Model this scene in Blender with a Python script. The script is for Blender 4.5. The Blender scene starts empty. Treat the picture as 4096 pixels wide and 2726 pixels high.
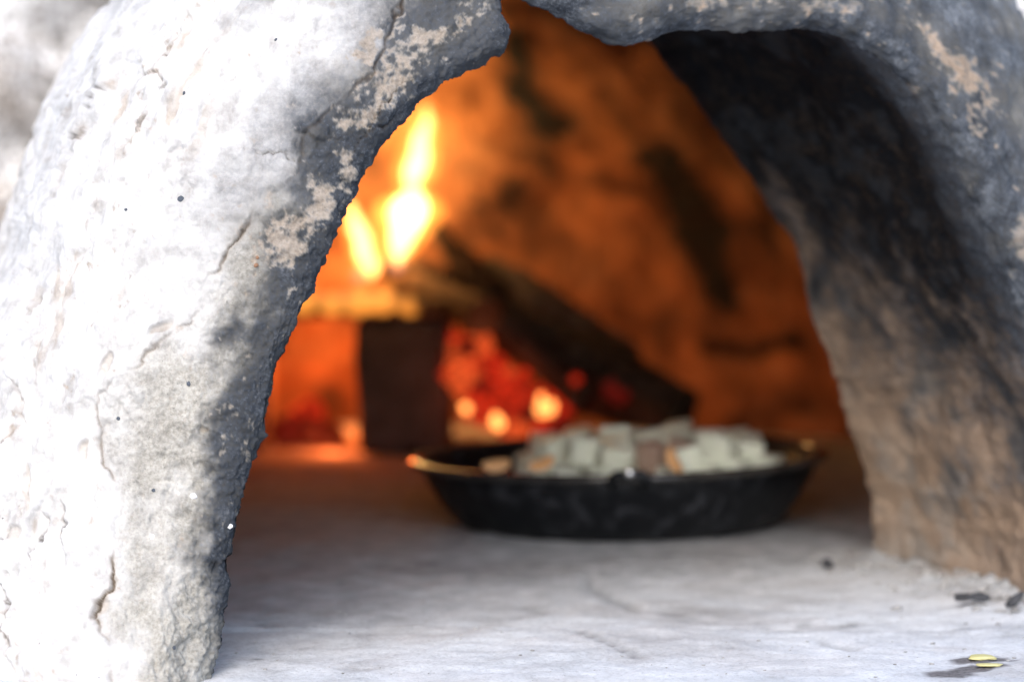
import bpy, bmesh, math, random
import numpy as np
from mathutils import Vector, Matrix

# ------------------------------------------------------------------ camera, sky, sun, exposure
scene = bpy.context.scene
CAM_H, LENS, SENSOR, PITCH = 0.28, 85.0, 36.0, 3.095
PW, PH = 4096.0, 2726.0
FPX = PW * LENS / SENSOR
cam_data = bpy.data.cameras.new('camera')
cam_data.lens = LENS
cam_data.sensor_width = SENSOR
cam_data.clip_start = 0.02
cam_data.clip_end = 500
cam_data.dof.use_dof = True
cam_data.dof.focus_distance = 1.47
cam_data.dof.aperture_fstop = 3.5
cam = bpy.data.objects.new('camera', cam_data)
scene.collection.objects.link(cam)
cam.location = (0, 0, CAM_H)
cam.rotation_euler = (math.radians(90 - PITCH), 0, 0)
scene.camera = cam

SUN_ELEV, SUN_AZ = 42.0, 192.0          # azimuth seen from above, 180 = straight behind the camera
world = bpy.data.worlds.new('World')
scene.world = world
world.use_nodes = True
wn = world.node_tree.nodes
sky = wn.new('ShaderNodeTexSky')
sky.sky_type = 'NISHITA'
sky.sun_disc = False
sky.sun_elevation = math.radians(SUN_ELEV)
sky.sun_rotation = math.radians(SUN_AZ)
sky.air_density = 1.0
sky.dust_density = 2.5
sky.ozone_density = 1.0
wn['Background'].inputs['Strength'].default_value = 0.15
world.node_tree.links.new(sky.outputs[0], wn['Background'].inputs['Color'])

sun_data = bpy.data.lights.new('sun', 'SUN')
sun_data.energy = 0.5
sun_data.angle = math.radians(45)
sun_data.color = (1.0, 0.97, 0.93)
sun = bpy.data.objects.new('sun', sun_data)
scene.collection.objects.link(sun)
az, el = math.radians(SUN_AZ), math.radians(SUN_ELEV)
to_sun = Vector((math.sin(az) * math.cos(el), math.cos(az) * math.cos(el), math.sin(el)))
sun.rotation_euler = to_sun.to_track_quat('Z', 'Y').to_euler()
sun.location = to_sun * 5

scene.view_settings.view_transform = 'Standard'
scene.view_settings.look = 'None'
scene.view_settings.gamma = 1.0
scene.view_settings.use_curve_mapping = False
scene.cycles.use_denoising = True
scene.cycles.sample_clamp_indirect = 4.0
scene.view_settings.exposure = 1.25

# ------------------------------------------------------------------ helpers
COL = scene.collection
rng = random.Random(7)
pr = math.radians(PITCH)
FWD = np.array([0, math.cos(pr), -math.sin(pr)])
UPV = np.array([0, math.sin(pr), math.cos(pr)])
EYE = np.array([0, 0, CAM_H])


def ray(px, py):
    return np.array([1.0, 0, 0]) * (px - PW / 2) / FPX + UPV * (PH / 2 - py) / FPX + FWD


def at(px, py, depth):
    """Point at the given distance along the ground (y) under a photo pixel."""
    d = ray(px, py)
    return EYE + d * (depth / d[1])


def on_floor(px, py, z=0.0):
    d = ray(px, py)
    return EYE + d * ((z - CAM_H) / d[2])


def to_px(P):
    q = P - EYE
    w = q @ FWD
    return PW / 2 + FPX * q[..., 0] / w, PH / 2 - FPX * (q @ UPV) / w


_r = np.random.RandomState(3)
_perm = np.tile(_r.permutation(256), 3)
_g = _r.normal(size=(256, 3))
_g /= np.linalg.norm(_g, axis=1)[:, None]


def perlin(P):
    P = np.asarray(P, float)
    i = np.floor(P).astype(int)
    f = P - i
    i &= 255
    u = f * f * f * (f * (f * 6 - 15) + 10)
    out = 0
    for dx in (0, 1):
        for dy in (0, 1):
            for dz in (0, 1):
                h = _perm[_perm[_perm[i[..., 0] + dx] + i[..., 1] + dy] + i[..., 2] + dz]
                g = _g[h]
                dot = (g[..., 0] * (f[..., 0] - dx) + g[..., 1] * (f[..., 1] - dy) + g[..., 2] * (f[..., 2] - dz))
                wx = u[..., 0] if dx else 1 - u[..., 0]
                wy = u[..., 1] if dy else 1 - u[..., 1]
                wz = u[..., 2] if dz else 1 - u[..., 2]
                out = out + wx * wy * wz * dot
    return out * 1.6


def fbm(P, scale, octaves=4, gain=0.5):
    a, s, out = 1.0, 1.0 / scale, 0
    for k in range(octaves):
        out = out + a * perlin(P * s + 17.3 * k)
        a *= gain
        s *= 2.03
    return out


def smooth(x, a, b):
    t = np.clip((x - a) / (b - a), 0, 1)
    return t * t * (3 - 2 * t)


def seg_dist(x, y, pts):
    """Distance in photo pixels to a polyline, and the signed side."""
    best = np.full(x.shape, 1e9)
    side = np.zeros(x.shape)
    for (x0, y0), (x1, y1) in zip(pts[:-1], pts[1:]):
        dx, dy = x1 - x0, y1 - y0
        l2 = dx * dx + dy * dy
        t = np.clip(((x - x0) * dx + (y - y0) * dy) / l2, 0, 1)
        d = np.hypot(x - x0 - t * dx, y - y0 - t * dy)
        m = d < best
        best = np.where(m, d, best)
        side = np.where(m, np.sign((x - x0) * dy - (y - y0) * dx), side)
    return best, side


def mesh_np(name, V, F, material, parent=None, smooth_shade=True, attrs=None):
    me = bpy.data.meshes.new(name)
    V = np.asarray(V, float)
    F = np.asarray(F, int)
    n, k = F.shape
    me.vertices.add(len(V))
    me.vertices.foreach_set('co', V.ravel())
    me.loops.add(n * k)
    me.loops.foreach_set('vertex_index', F.ravel())
    me.polygons.add(n)
    me.polygons.foreach_set('loop_start', np.arange(n) * k)
    me.polygons.foreach_set('loop_total', np.full(n, k))
    me.polygons.foreach_set('use_smooth', np.full(n, smooth_shade))
    me.update(calc_edges=True)
    me.validate()
    if attrs:
        for an, arr in attrs.items():
            a = me.attributes.new(an, 'FLOAT', 'POINT')
            a.data.foreach_set('value', np.asarray(arr, np.float32).ravel())
    me.materials.append(material)
    o = bpy.data.objects.new(name, me)
    COL.objects.link(o)
    if parent:
        o.parent = parent
    return o


def grid_faces(nu, nv, keep=None):
    a = np.arange(nu * nv).reshape(nu, nv)
    F = np.stack([a[:-1, :-1], a[1:, :-1], a[1:, 1:], a[:-1, 1:]], -1).reshape(-1, 4)
    return F


def grid_normals(G):
    du = np.gradient(G, axis=0)
    dv = np.gradient(G, axis=1)
    N = np.cross(du, dv)
    return N / (np.linalg.norm(N, axis=-1, keepdims=True) + 1e-12)


def tag(o, label=None, cat=None, group=None, kind=None):
    if label: o['label'] = label
    if cat: o['category'] = cat
    if group: o['group'] = group
    if kind: o['kind'] = kind
    return o


def empty(name, loc=(0, 0, 0)):
    o = bpy.data.objects.new(name, None)
    o.empty_display_size = 0.05
    o.location = loc
    COL.objects.link(o)
    return o


# ------------------------------------------------------------------ material helpers
class MatB:
    def __init__(self, name, rough=0.9, spec=0.2):
        self.m = bpy.data.materials.new(name)
        self.m.use_nodes = True
        self.nt = self.m.node_tree
        self.N = self.nt.nodes
        self.b = self.N['Principled BSDF']
        self.b.inputs['Roughness'].default_value = rough
        self.b.inputs['Specular IOR Level'].default_value = spec

    def link(self, a, b):
        self.nt.links.new(a, b)

    def coords(self):
        return self.N.new('ShaderNodeNewGeometry').outputs['Position']

    def objco(self):
        return self.N.new('ShaderNodeTexCoord').outputs['Object']

    def noise(self, vec, scale, detail=6, rough=0.6, stretch=None, dist=0.0):
        if stretch:
            mp = self.N.new('ShaderNodeMapping')
            mp.inputs['Scale'].default_value = stretch[0]
            mp.inputs['Rotation'].default_value = stretch[1]
            self.link(vec, mp.inputs['Vector'])
            vec = mp.outputs[0]
        t = self.N.new('ShaderNodeTexNoise')
        t.inputs['Scale'].default_value = scale
        t.inputs['Detail'].default_value = detail
        t.inputs['Roughness'].default_value = rough
        t.inputs['Distortion'].default_value = dist
        self.link(vec, t.inputs['Vector'])
        return t.outputs['Fac']

    def voro(self, vec, scale, feature='F1'):
        t = self.N.new('ShaderNodeTexVoronoi')
        t.feature = feature
        t.inputs['Scale'].default_value = scale
        self.link(vec, t.inputs['Vector'])
        return t.outputs['Distance']

    def attr(self, name):
        a = self.N.new('ShaderNodeAttribute')
        a.attribute_name = name
        return a.outputs['Fac']

    def ramp(self, fac, stops):
        r = self.N.new('ShaderNodeValToRGB')
        e = r.color_ramp.elements
        while len(e) < len(stops):
            e.new(0.5)
        for el, (p, c) in zip(e, stops):
            el.position = p
            el.color = (*c, 1) if not np.isscalar(c) else (c, c, c, 1)
        self.link(fac, r.inputs['Fac'])
        return r.outputs['Color']

    def mix(self, fac, a, b, mode='MIX'):
        n = self.N.new('ShaderNodeMix')
        n.data_type = 'RGBA'
        n.blend_type = mode
        for s, v in ((n.inputs[0], fac), (n.inputs[6], a), (n.inputs[7], b)):
            if isinstance(v, (int, float)):
                s.default_value = v if s.type == 'VALUE' else (v, v, v, 1)
            elif isinstance(v, tuple):
                s.default_value = (*v, 1)
            else:
                self.link(v, s)
        return n.outputs[2]

    def math(self, op, a, b=0.0, clamp=False):
        n = self.N.new('ShaderNodeMath')
        n.operation = op
        n.use_clamp = clamp
        for s, v in ((n.inputs[0], a), (n.inputs[1], b)):
            if isinstance(v, (int, float)):
                s.default_value = v
            else:
                self.link(v, s)
        return n.outputs[0]

    def color(self, c):
        if isinstance(c, tuple):
            self.b.inputs['Base Color'].default_value = (*c, 1)
        else:
            self.link(c, self.b.inputs['Base Color'])

    def bump(self, h, strength=0.5, dist=0.002, prev=None):
        n = self.N.new('ShaderNodeBump')
        n.inputs['Strength'].default_value = strength
        n.inputs['Distance'].default_value = dist
        self.link(h, n.inputs['Height'])
        if prev:
            self.link(prev, n.inputs['Normal'])
        self.link(n.outputs[0], self.b.inputs['Normal'])
        return n.outputs[0]


def clay_material():
    m = MatB('clay_plaster', 0.97, 0.05)
    p = m.coords()
    fine = m.noise(p, 420, 6, 0.7)
    mid = m.noise(p, 60, 6, 0.65)
    big = m.noise(p, 14, 5, 0.6)
    wash = m.ramp(mid, [(0.30, (0.39, 0.38, 0.37)), (0.50, (0.54, 0.535, 0.53)), (0.72, (0.66, 0.66, 0.66))])
    pit = m.ramp(m.voro(p, 75), [(0.045, (0.30, 0.31, 0.34)), (0.075, (1, 1, 1))])
    pitm = m.ramp(m.noise(p, 22, 3), [(0.50, 0.0), (0.62, 1.0)])
    wash = m.mix(pitm, wash, m.mix(1.0, wash, pit, 'MULTIPLY'))
    scr = m.ramp(m.noise(p, 120, 3, 0.6, ((1, 1, 0.18), (0, 0.5, 0))), [(0.25, (0.70, 0.69, 0.68)), (0.42, (1, 1, 1))])
    wash = m.mix(0.8, wash, scr, 'MULTIPLY')
    raw = m.ramp(m.math('ADD', m.math('MULTIPLY', fine, 0.6), m.math('MULTIPLY', mid, 0.45)),
                 [(0.33, (0.15, 0.142, 0.122)), (0.50, (0.325, 0.312, 0.28)), (0.68, (0.50, 0.487, 0.45))])
    grain = m.ramp(m.voro(p, 260), [(0.05, (0.16, 0.19, 0.22)), (0.13, (1, 1, 1))])
    raw = m.mix(0.55, raw, grain, 'MULTIPLY')
    tan = m.ramp(m.math('ADD', m.math('MULTIPLY', fine, 0.4), m.math('MULTIPLY', big, 0.6)),
                 [(0.35, (0.17, 0.12, 0.085)), (0.52, (0.33, 0.235, 0.165)), (0.68, (0.45, 0.36, 0.28))])
    c = m.mix(m.attr('raw'), wash, raw)
    c = m.mix(m.attr('tan'), c, tan)
    fired = m.ramp(m.math('ADD', m.math('MULTIPLY', fine, 0.3), m.math('MULTIPLY', big, 0.7)),
                   [(0.34, (0.13, 0.056, 0.03)), (0.52, (0.31, 0.135, 0.068)), (0.68, (0.46, 0.23, 0.13))])
    c = m.mix(m.attr('fired'), c, fired)
    dirt = m.ramp(mid, [(0.3, (0.20, 0.14, 0.085)), (0.7, (0.40, 0.31, 0.22))])
    c = m.mix(m.attr('dirt'), c, dirt)
    soot_c = m.ramp(m.math('ADD', m.math('MULTIPLY', fine, 0.6), m.math('MULTIPLY', mid, 0.4)),
                    [(0.36, (0.012, 0.014, 0.018)), (0.52, (0.042, 0.048, 0.058)), (0.68, (0.115, 0.125, 0.142))])
    soot_c = m.mix(m.attr('deep'), soot_c, m.mix(1.0, soot_c, (0.16, 0.16, 0.17), 'MULTIPLY'))
    # soot breaks up through the grain of the clay
    br = m.math('MULTIPLY', m.math('SUBTRACT', m.math('ADD', m.math('MULTIPLY', fine, 0.6), m.math('MULTIPLY', mid, 0.4)), 0.5), 3.4)
    s = m.math('ADD', m.attr('soot'), m.math('MULTIPLY', br, m.math('MULTIPLY', m.attr('soot'), m.math('SUBTRACT', 1.25, m.attr('soot')))), clamp=True)
    c = m.mix(s, c, soot_c)
    dust = m.ramp(mid, [(0.35, (0.13, 0.15, 0.175)), (0.7, (0.29, 0.315, 0.35))])
    c = m.mix(m.math('MULTIPLY', m.attr('dust'), m.math('MULTIPLY', m.ramp(fine, [(0.35, 0.25), (0.65, 1.0)]), 0.9)), c, dust)
    c = m.mix(m.attr('crack_and_shade'), c, (0.045, 0.036, 0.03))
    m.color(c)
    h = m.math('ADD', m.math('MULTIPLY', fine, 0.5), m.math('MULTIPLY', m.noise(p, 150, 5, 0.65), 0.8))
    nb = m.bump(h, 0.6, 0.0022)
    m.bump(m.noise(p, 45, 5, 0.62, ((1, 1, 0.45), (0, 0.5, 0))), 0.35, 0.005, nb)
    return m.m


def floor_material():
    m = MatB('ash_floor', 0.95, 0.12)
    p = m.coords()
    fine = m.noise(p, 300, 6, 0.7)
    mid = m.noise(p, 38, 6, 0.65)
    big = m.noise(p, 9, 4, 0.55, ((1, 1, 1), (0, 0, 0.4)))
    c = m.ramp(m.math('ADD', m.math('MULTIPLY', big, 0.55), m.math('MULTIPLY', mid, 0.45)),
               [(0.34, (0.41, 0.425, 0.445)), (0.48, (0.58, 0.605, 0.635)), (0.64, (0.70, 0.725, 0.755))])
    c = m.mix(0.7, c, m.ramp(fine, [(0.30, 0.55), (0.48, 0.95), (0.7, 1.1)]), 'MULTIPLY')
    spk = m.ramp(m.voro(p, 190), [(0.06, 0.25), (0.12, 1.0)])
    spkm = m.ramp(m.noise(p, 30, 3), [(0.48, 0.0), (0.62, 0.8)])
    c = m.mix(spkm, c, m.mix(1.0, c, spk, 'MULTIPLY'))
    c = m.mix(m.attr('tan'), c, m.ramp(mid, [(0.3, (0.24, 0.175, 0.13)), (0.7, (0.40, 0.32, 0.25))]))
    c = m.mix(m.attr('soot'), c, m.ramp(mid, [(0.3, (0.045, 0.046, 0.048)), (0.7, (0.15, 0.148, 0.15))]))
    wet = m.mix(m.ramp(fine, [(0.35, 0.0), (0.6, 1.0)]), (0.10, 0.095, 0.10), (0.19, 0.185, 0.19))
    c = m.mix(m.attr('wet'), c, wet)
    m.color(c)
    m.bump(m.math('ADD', fine, m.math('MULTIPLY', mid, 1.2)), 0.45, 0.0025)
    return m.m


CLAY = clay_material()
FLOOR = floor_material()


def simple(name, c0, c1, scale, rough=0.8, spec=0.3, bump=0.4, bdist=0.002, detail=5):
    m = MatB(name, rough, spec)
    p = m.objco()
    f = m.noise(p, scale, detail, 0.65)
    m.color(m.ramp(f, [(0.32, c0), (0.68, c1)]))
    if bump:
        m.bump(m.noise(p, scale * 2.2, 5, 0.65), bump, bdist)
    return m.m


# ------------------------------------------------------------------ the oven mouth: front edge and inner edge
ANG = math.radians(22)
U = np.array([math.cos(ANG), math.sin(ANG), 0])
NN = np.array([-math.sin(ANG), math.cos(ANG), 0])
ZZ = np.array([0, 0, 1.0])
L0 = np.array([-0.175, 1.44, 0])
REVEAL = 0.285


def plane_uz(px, py, s):
    d = ray(px, py)
    o = L0 + NN * s
    t = ((o - EYE) @ NN) / (d @ NN)
    P = EYE + d * t
    return ((P - o) @ U, P[2])


front_px = [(860, 3100), (864, 2780), (910, 2620), (940, 2500), (952, 2380), (958, 2250), (985, 2120), (1010, 2000),
            (1050, 1860), (1085, 1730), (1115, 1620), (1150, 1490), (1195, 1370), (1240, 1250), (1290, 1130),
            (1335, 1010), (1380, 880), (1430, 770), (1475, 690), (1540, 595), (1620, 495), (1700, 405), (1780, 345),
            (1880, 285), (1975, 235), (2030, 190), (2038, 140), (2018, 85), (2010, 45), (2030, 0), (2085, -8),
            (2180, 22), (2260, 60), (2360, 110), (2440, 140), (2520, 146), (2620, 128), (2720, 108), (2860, 112),
            (3000, 124), (3150, 128), (3300, 128), (3420, 158), (3500, 215), (3600, 290), (3700, 380), (3780, 500),
            (3850, 620), (3910, 750), (3965, 880), (4030, 1010), (4096, 1150), (4190, 1400), (4270, 1700),
            (4330, 2000), (4365, 2300), (4385, 2490), (4395, 2600)]
front = np.array([plane_uz(x, y, 0) for x, y in front_px])
inner_px = {57: (3484, 2330), 56: (3482, 2245), 55: (3478, 2120), 54: (3452, 1930), 53: (3400, 1680), 52: (3330, 1490),
            51: (3272, 1310), 50: (3230, 1170), 49: (3185, 1040), 48: (3130, 920), 47: (3060, 800), 46: (2985, 680),
            45: (2910, 560), 44: (2830, 430), 43: (2755, 320), 42: (2690, 235), 41: (2630, 165), 40: (2560, 95), 39: (2490, 30)}
inner = np.zeros_like(front)
for k in range(len(front)):
    if k in inner_px:
        inner[k] = plane_uz(*inner_px[k], REVEAL)
    elif k < 26:
        inner[k] = front[k] + np.array([-0.015, 0.04 * front[k][1] / 0.4])
uz26, uz39 = inner[25], inner[39]
for k in range(26, 39):
    t = (k - 25) / 14
    inner[k] = uz26 * (1 - t) + uz39 * t + np.array([0, 0.13 * math.sin(math.pi * t)])


def cat_resample(P, n, weights=None):
    """Chord-length resample of several tables with one shared parameter."""
    d = np.r_[0, np.cumsum(np.linalg.norm(np.diff(P[:, :2], axis=0), axis=1))]
    return d


arc = cat_resample(front, 0)
NT = 900
# finer steps on the left flank, which is in focus
dens_x = np.linspace(0, arc[-1], 2000)
dens = np.where(dens_x < arc[30], 1.0 / 0.00085, 1.0 / 0.0022)
cum = np.r_[0, np.cumsum((dens[1:] + dens[:-1]) / 2 * np.diff(dens_x))]
NT = int(cum[-1])
tt = np.interp(np.linspace(0, cum[-1], NT), cum, dens_x)


def interp_smooth(P, t):
    """Catmull-like smooth interpolation through the control table."""
    out = np.zeros((len(t), P.shape[1]))
    m = np.gradient(P, arc, axis=0)
    k = np.clip(np.searchsorted(arc, t) - 1, 0, len(arc) - 2)
    h = (arc[k + 1] - arc[k])
    s = ((t - arc[k]) / h)[:, None]
    h = h[:, None]
    return ((2 * s**3 - 3 * s**2 + 1) * P[k] + (s**3 - 2 * s**2 + s) * h * m[k]
            + (-2 * s**3 + 3 * s**2) * P[k + 1] + (s**3 - s**2) * h * m[k + 1])


FR = interp_smooth(front, tt)
IN = interp_smooth(inner, tt)
# outward direction from a heavily smoothed outline
sm = FR.copy()
xs = np.arange(0, arc[-1], 0.004)
base = np.stack([np.interp(xs, tt, FR[:, 0]), np.interp(xs, tt, FR[:, 1])], 1)
kern = np.exp(-0.5 * (np.arange(-60, 61) / 26.0) ** 2)
kern /= kern.sum()
pad = np.concatenate([2 * base[0] - base[60:0:-1], base, 2 * base[-1] - base[-2:-62:-1]])
bs = np.stack([np.convolve(pad[:, c], kern, 'valid') for c in (0, 1)], 1)
tg = np.gradient(bs, axis=0)
tg /= np.linalg.norm(tg, axis=1)[:, None]
on = np.stack([-tg[:, 1], tg[:, 0]], 1)
OUT = np.stack([np.interp(tt, xs, on[:, 0]), np.interp(tt, xs, on[:, 1])], 1)
OUT /= np.linalg.norm(OUT, axis=1)[:, None]
frac = tt / arc[-1]
# collar width (distance out from the edge to where it rolls back)
WID = np.interp(tt, [0, arc[6], arc[12], arc[18], arc[24], arc[30], arc[44], arc[-1]], [0.95, 0.87, 0.82, 0.84, 0.88, 0.90, 0.93, 0.85])
low = np.clip(1 - FR[:, 1] / 0.12, 0, 1)[:, None]      # near the ground the flank goes straight out
OUT = OUT * (1 - low) + low * np.stack([np.sign(OUT[:, 0]), np.zeros(NT)], 1)
OUT /= np.linalg.norm(OUT, axis=1)[:, None]

prof_o = np.array([0, 0.006, 0.013, 0.030, 0.060, 0.095, 0.130, 0.158, 0.174, 0.180, 0.178, 0.170])
prof_n = np.array([0.010, 0.0015, -0.001, 0.003, 0.014, 0.032, 0.058, 0.095, 0.140, 0.190, 0.260, 0.36])
pd = np.r_[0, np.cumsum(np.hypot(np.diff(prof_o), np.diff(prof_n)))]
NO = 275
qs = np.concatenate([np.linspace(0, 0.215, NO - 30, endpoint=False), np.linspace(0.215, pd[-1], 30)])


def pinterp(q, ys):
    m = np.gradient(ys, pd)
    k = np.clip(np.searchsorted(pd, q) - 1, 0, len(pd) - 2)
    h = pd[k + 1] - pd[k]
    s = (q - pd[k]) / h
    return ((2 * s**3 - 3 * s**2 + 1) * ys[k] + (s**3 - 2 * s**2 + s) * h * m[k]
            + (-2 * s**3 + 3 * s**2) * ys[k + 1] + (s**3 - s**2) * h * m[k + 1])


PO, PN = pinterp(qs, prof_o), pinterp(qs, prof_n)
NR = 72
rows, o_tab, s_tab = [], [], []
rk = np.linspace(1, 0, NR, endpoint=False)          # inner edge -> front edge
for r in rk:
    e = r ** 0.9
    swell = math.sin(math.pi * r) * 0.012
    uz = FR * (1 - e) + IN * e + OUT * swell * 0.6
    sN = 0.010 + (REVEAL - 0.010) * r
    rows.append(L0 + uz[:, :1] * U + uz[:, 1:] * ZZ + sN * NN)
    o_tab.append(np.full(NT, 0.0)); s_tab.append(np.full(NT, sN))
for o_, n_ in zip(PO, PN):
    w = WID
    uz = FR + OUT * (o_ * w)[:, None]
    foot = -0.045 * low[:, 0] ** 1.5 * float(smooth(np.array(o_), 0.0, 0.06)) * (tt < arc[20])
    rows.append(L0 + uz[:, :1] * U + uz[:, 1:] * ZZ + (n_ * (0.55 + 0.45 * w) + foot)[:, None] * NN)
    o_tab.append(np.full(NT, o_) * w); s_tab.append(np.full(NT, n_))
G = np.stack(rows, 1)                                # NT x (NR+NO) x 3
Ot = np.stack(o_tab, 1)
St = np.stack(s_tab, 1)
isr = np.zeros(G.shape[:2], bool)
isr[:, :NR] = True
Tt = np.repeat(tt[:, None], G.shape[1], 1)
right = smooth(Tt, arc[27], arc[32])                        # 0 on the left flank, 1 beyond the lip

Nrm = grid_normals(G)
ctr = L0 + 0.32 * U + 0.1 * ZZ + 0.3 * NN
if np.mean(np.sum(Nrm[:300, NR + 40:NR + 80] * (G[:300, NR + 40:NR + 80] - ctr), -1)) < 0:
    Nrm = -Nrm
    FLIP = True
else:
    FLIP = False

PX, PY = to_px(G)
# ---- displacement
wob = fbm(G, 0.02, 3)
disp = 0.0075 * fbm(G, 0.14, 2) + 0.0022 * fbm(G + 9, 0.045, 3) + 0.0014 * fbm(G + 31, 0.012, 4, 0.6)
edge_k = np.exp(-(Ot / 0.05) ** 2) * (St < 0.12)
disp += edge_k * (0.0011 * fbm(G + 3, 0.011, 4, 0.68))
# raw band is rougher than the trowelled wash
crack_main = [(1640, -40), (1590, 60), (1545, 180), (1500, 290), (1420, 350), (1345, 430), (1290, 480), (1215, 530),
              (1208, 640), (1180, 715), (1090, 780), (1000, 865), (950, 930), (905, 1005), (850, 1080), (812, 1135),
              (800, 1215), (770, 1260), (700, 1320), (640, 1360), (600, 1400), (560, 1450), (500, 1500), (430, 1540),
              (385, 1590), (380, 1640), (405, 1720), (412, 1780), (400, 1840), (440, 1880), (470, 1940), (480, 2020),
              (465, 2080), (455, 2200), (448, 2320), (430, 2400), (385, 2450), (378, 2480), (425, 2550), (440, 2640), (440, 2800)]
jx = 26 * fbm(G + 50, 0.02, 3)
jy = 26 * fbm(G + 70, 0.02, 3)
dmain, side = seg_dist(PX + jx * 0.6 + 14 * fbm(G + 540, 0.008, 3), PY + jy * 0.6 + 14 * fbm(G + 560, 0.008, 3), crack_main)
vis = (~isr) & (right < 0.5) & (Ot < 0.17)
raw_side = (side < 0)
# decide which sign is the opening side
if np.mean(raw_side[(Ot > 0.02) & (Ot < 0.04) & vis]) < 0.5:
    raw_side = ~raw_side
sd = np.where(raw_side, dmain, -dmain)               # + towards the opening
plate = 1 - smooth(sd, -14, 10)
plate_c = 1 - smooth(sd + 70 * fbm(G + 21, 0.03, 4, 0.6), -130, 110)
plate = np.where(vis, plate, np.where(right > 0.5, 0.0, np.where(isr, 0, 1)))
disp += vis * (plate * 0.0011 - 0.0005)
gap = np.clip(0.35 + 1.1 * fbm(G + 90, 0.05, 2), 0, 1)
disp -= vis * 0.0030 * gap * np.exp(-(dmain / 7.0) ** 2)
rough_band = np.where(vis, 1 - plate_c, right * 0.7)
disp += rough_band * 0.0016 * fbm(G + 12, 0.010, 4, 0.65) * (~isr)
# secondary cracks and flaked plaster edges on the flank
cracks = [
    [(1580, 470), (1500, 520), (1430, 540), (1330, 535), (1290, 480)],
    [(640, 90), (560, 250), (640, 300), (630, 370), (580, 430), (555, 510), (500, 560), (450, 640), (430, 700), (410, 760), (380, 830)],
    [(830, -20), (760, 40), (740, 110), (690, 160), (650, 230)],
    [(140, 1130), (110, 1200), (90, 1290), (50, 1350), (30, 1420), (0, 1480)],
    [(330, 1010), (285, 1060), (260, 1130), (230, 1230)],
    [(380, 1960), (385, 2050), (330, 2110)],
    [(130, 1860), (110, 1990), (60, 2090), (20, 2150), (0, 2190)],
    [(1640, 330), (1540, 400), (1470, 520), (1420, 620), (1390, 700)],
    [(1100, 1700), (1040, 1760), (1030, 1800)],
    [(1205, 640), (1120, 600), (1040, 610), (980, 600)],
    [(1215, 530), (1290, 540), (1360, 545)],
    [(60, 1500), (95, 1600), (85, 1700), (40, 1780)],
    [(300, 560), (350, 470), (380, 380), (470, 300)],
    [(200, 1250), (170, 1370), (150, 1450)],
    [(250, 1980), (240, 2100), (260, 2250), (235, 2330)],
    [(0, 2300), (40, 2420), (30, 2560), (60, 2680)],
    [(170, 2050), (150, 2160), (120, 2240)],
    [(880, 2250), (930, 2240), (950, 2200)],
]
dirt = np.zeros(G.shape[:2])
crk = vis * 0.85 * np.exp(-(dmain / 5.0) ** 2) * np.clip(gap * 1.3, 0, 1)
cfield = [np.clip(0.3 + 1.4 * fbm(G + 5 * q, 0.035, 2), 0, 1) for q in range(3)]
fjx, fjy = 16 * fbm(G + 510, 0.007, 3), 16 * fbm(G + 530, 0.007, 3)
for ci, c in enumerate(cracks):
    d, s_ = seg_dist(PX + jx * 0.9 + fjx, PY + jy * 0.9 + fjy, c)
    f_ = cfield[ci % 3]
    crk = np.maximum(crk, vis * 0.75 * np.exp(-(d / 4.0) ** 2) * f_)
    disp -= vis * 0.0022 * np.exp(-(d / 6.0) ** 2) * f_
    disp += vis * 0.0008 * s_ * np.exp(-(d / 45.0) ** 2)
    if ci in (1, 2, 3, 4, 6, 11, 12, 13, 15):
        dirt = np.maximum(dirt, vis * 0.60 * np.exp(-(d / 14.0) ** 2) * cfield[(ci + 1) % 3])
# long flaking ridges that run with the arch on the outer part of the flank
A = np.stack([Tt / 0.085, Ot / 0.016, np.zeros_like(Ot)], -1) + 0.5 * fbm(G + 800, 0.05, 2)[..., None]
rid = fbm(A, 1.0, 4, 0.55)
far = vis * smooth(Ot + 0.02 * fbm(G + 810, 0.08, 2), 0.085, 0.135)
disp += far * (0.0030 * rid + 0.0016 * (smooth(rid, 0.0, 0.12) - 0.5))
dirt = np.maximum(dirt, far * 0.55 * smooth(rid, -0.02, -0.22) * smooth(fbm(A + 40, 0.8, 3), 0.1, 0.6))
dirt = np.maximum(dirt, vis * gap * np.maximum(0.45 * np.exp(-(dmain / 14.0) ** 2), np.exp(-(dmain / 6.0) ** 2)))
# dug-out pockets with darker clay below the wash
for (cx, cy, rx, ry, rot) in [(650, 1310, 70, 22, -0.5), (425, 1460, 26, 60, 0.4), (410, 2445, 42, 22, -0.6), (118, 1160, 30, 60, 0.5),
                              (795, 1725, 22, 16, 0), (330, 1800, 20, 50, 0.5), (105, 1960, 18, 90, 0.05), (60, 2120, 40, 40, 0), (240, 740, 24, 70, 0.5)]:
    ca, sa = math.cos(rot), math.sin(rot)
    x, y = PX + jx - cx, PY + jy - cy
    e = np.exp(-(((x * ca + y * sa) / rx) ** 2 + ((-x * sa + y * ca) / ry) ** 2))
    dirt = np.maximum(dirt, vis * 0.32 * smooth(e + 0.25 * wob, 0.25, 0.7))
    disp -= vis * 0.0026 * smooth(e, 0.25, 0.6)
# joint between the two halves of the arch, top of the lip, and scrape marks on the right reveal
disp += isr * right * 0.0014 * fbm(np.stack([Tt / 0.018, St / 0.16, 0 * Tt], -1), 1.0, 4)
disp += isr * right * 0.0035 * fbm(G + 77, 0.07, 2)
# lumps on the underside of the lintel
lint = np.exp(-(((PX - 2480) / 160) ** 2)) * right
disp += (np.exp(-(Ot / 0.03) ** 2)) * lint * 0.002
V3 = G + Nrm * disp[..., None]

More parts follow.
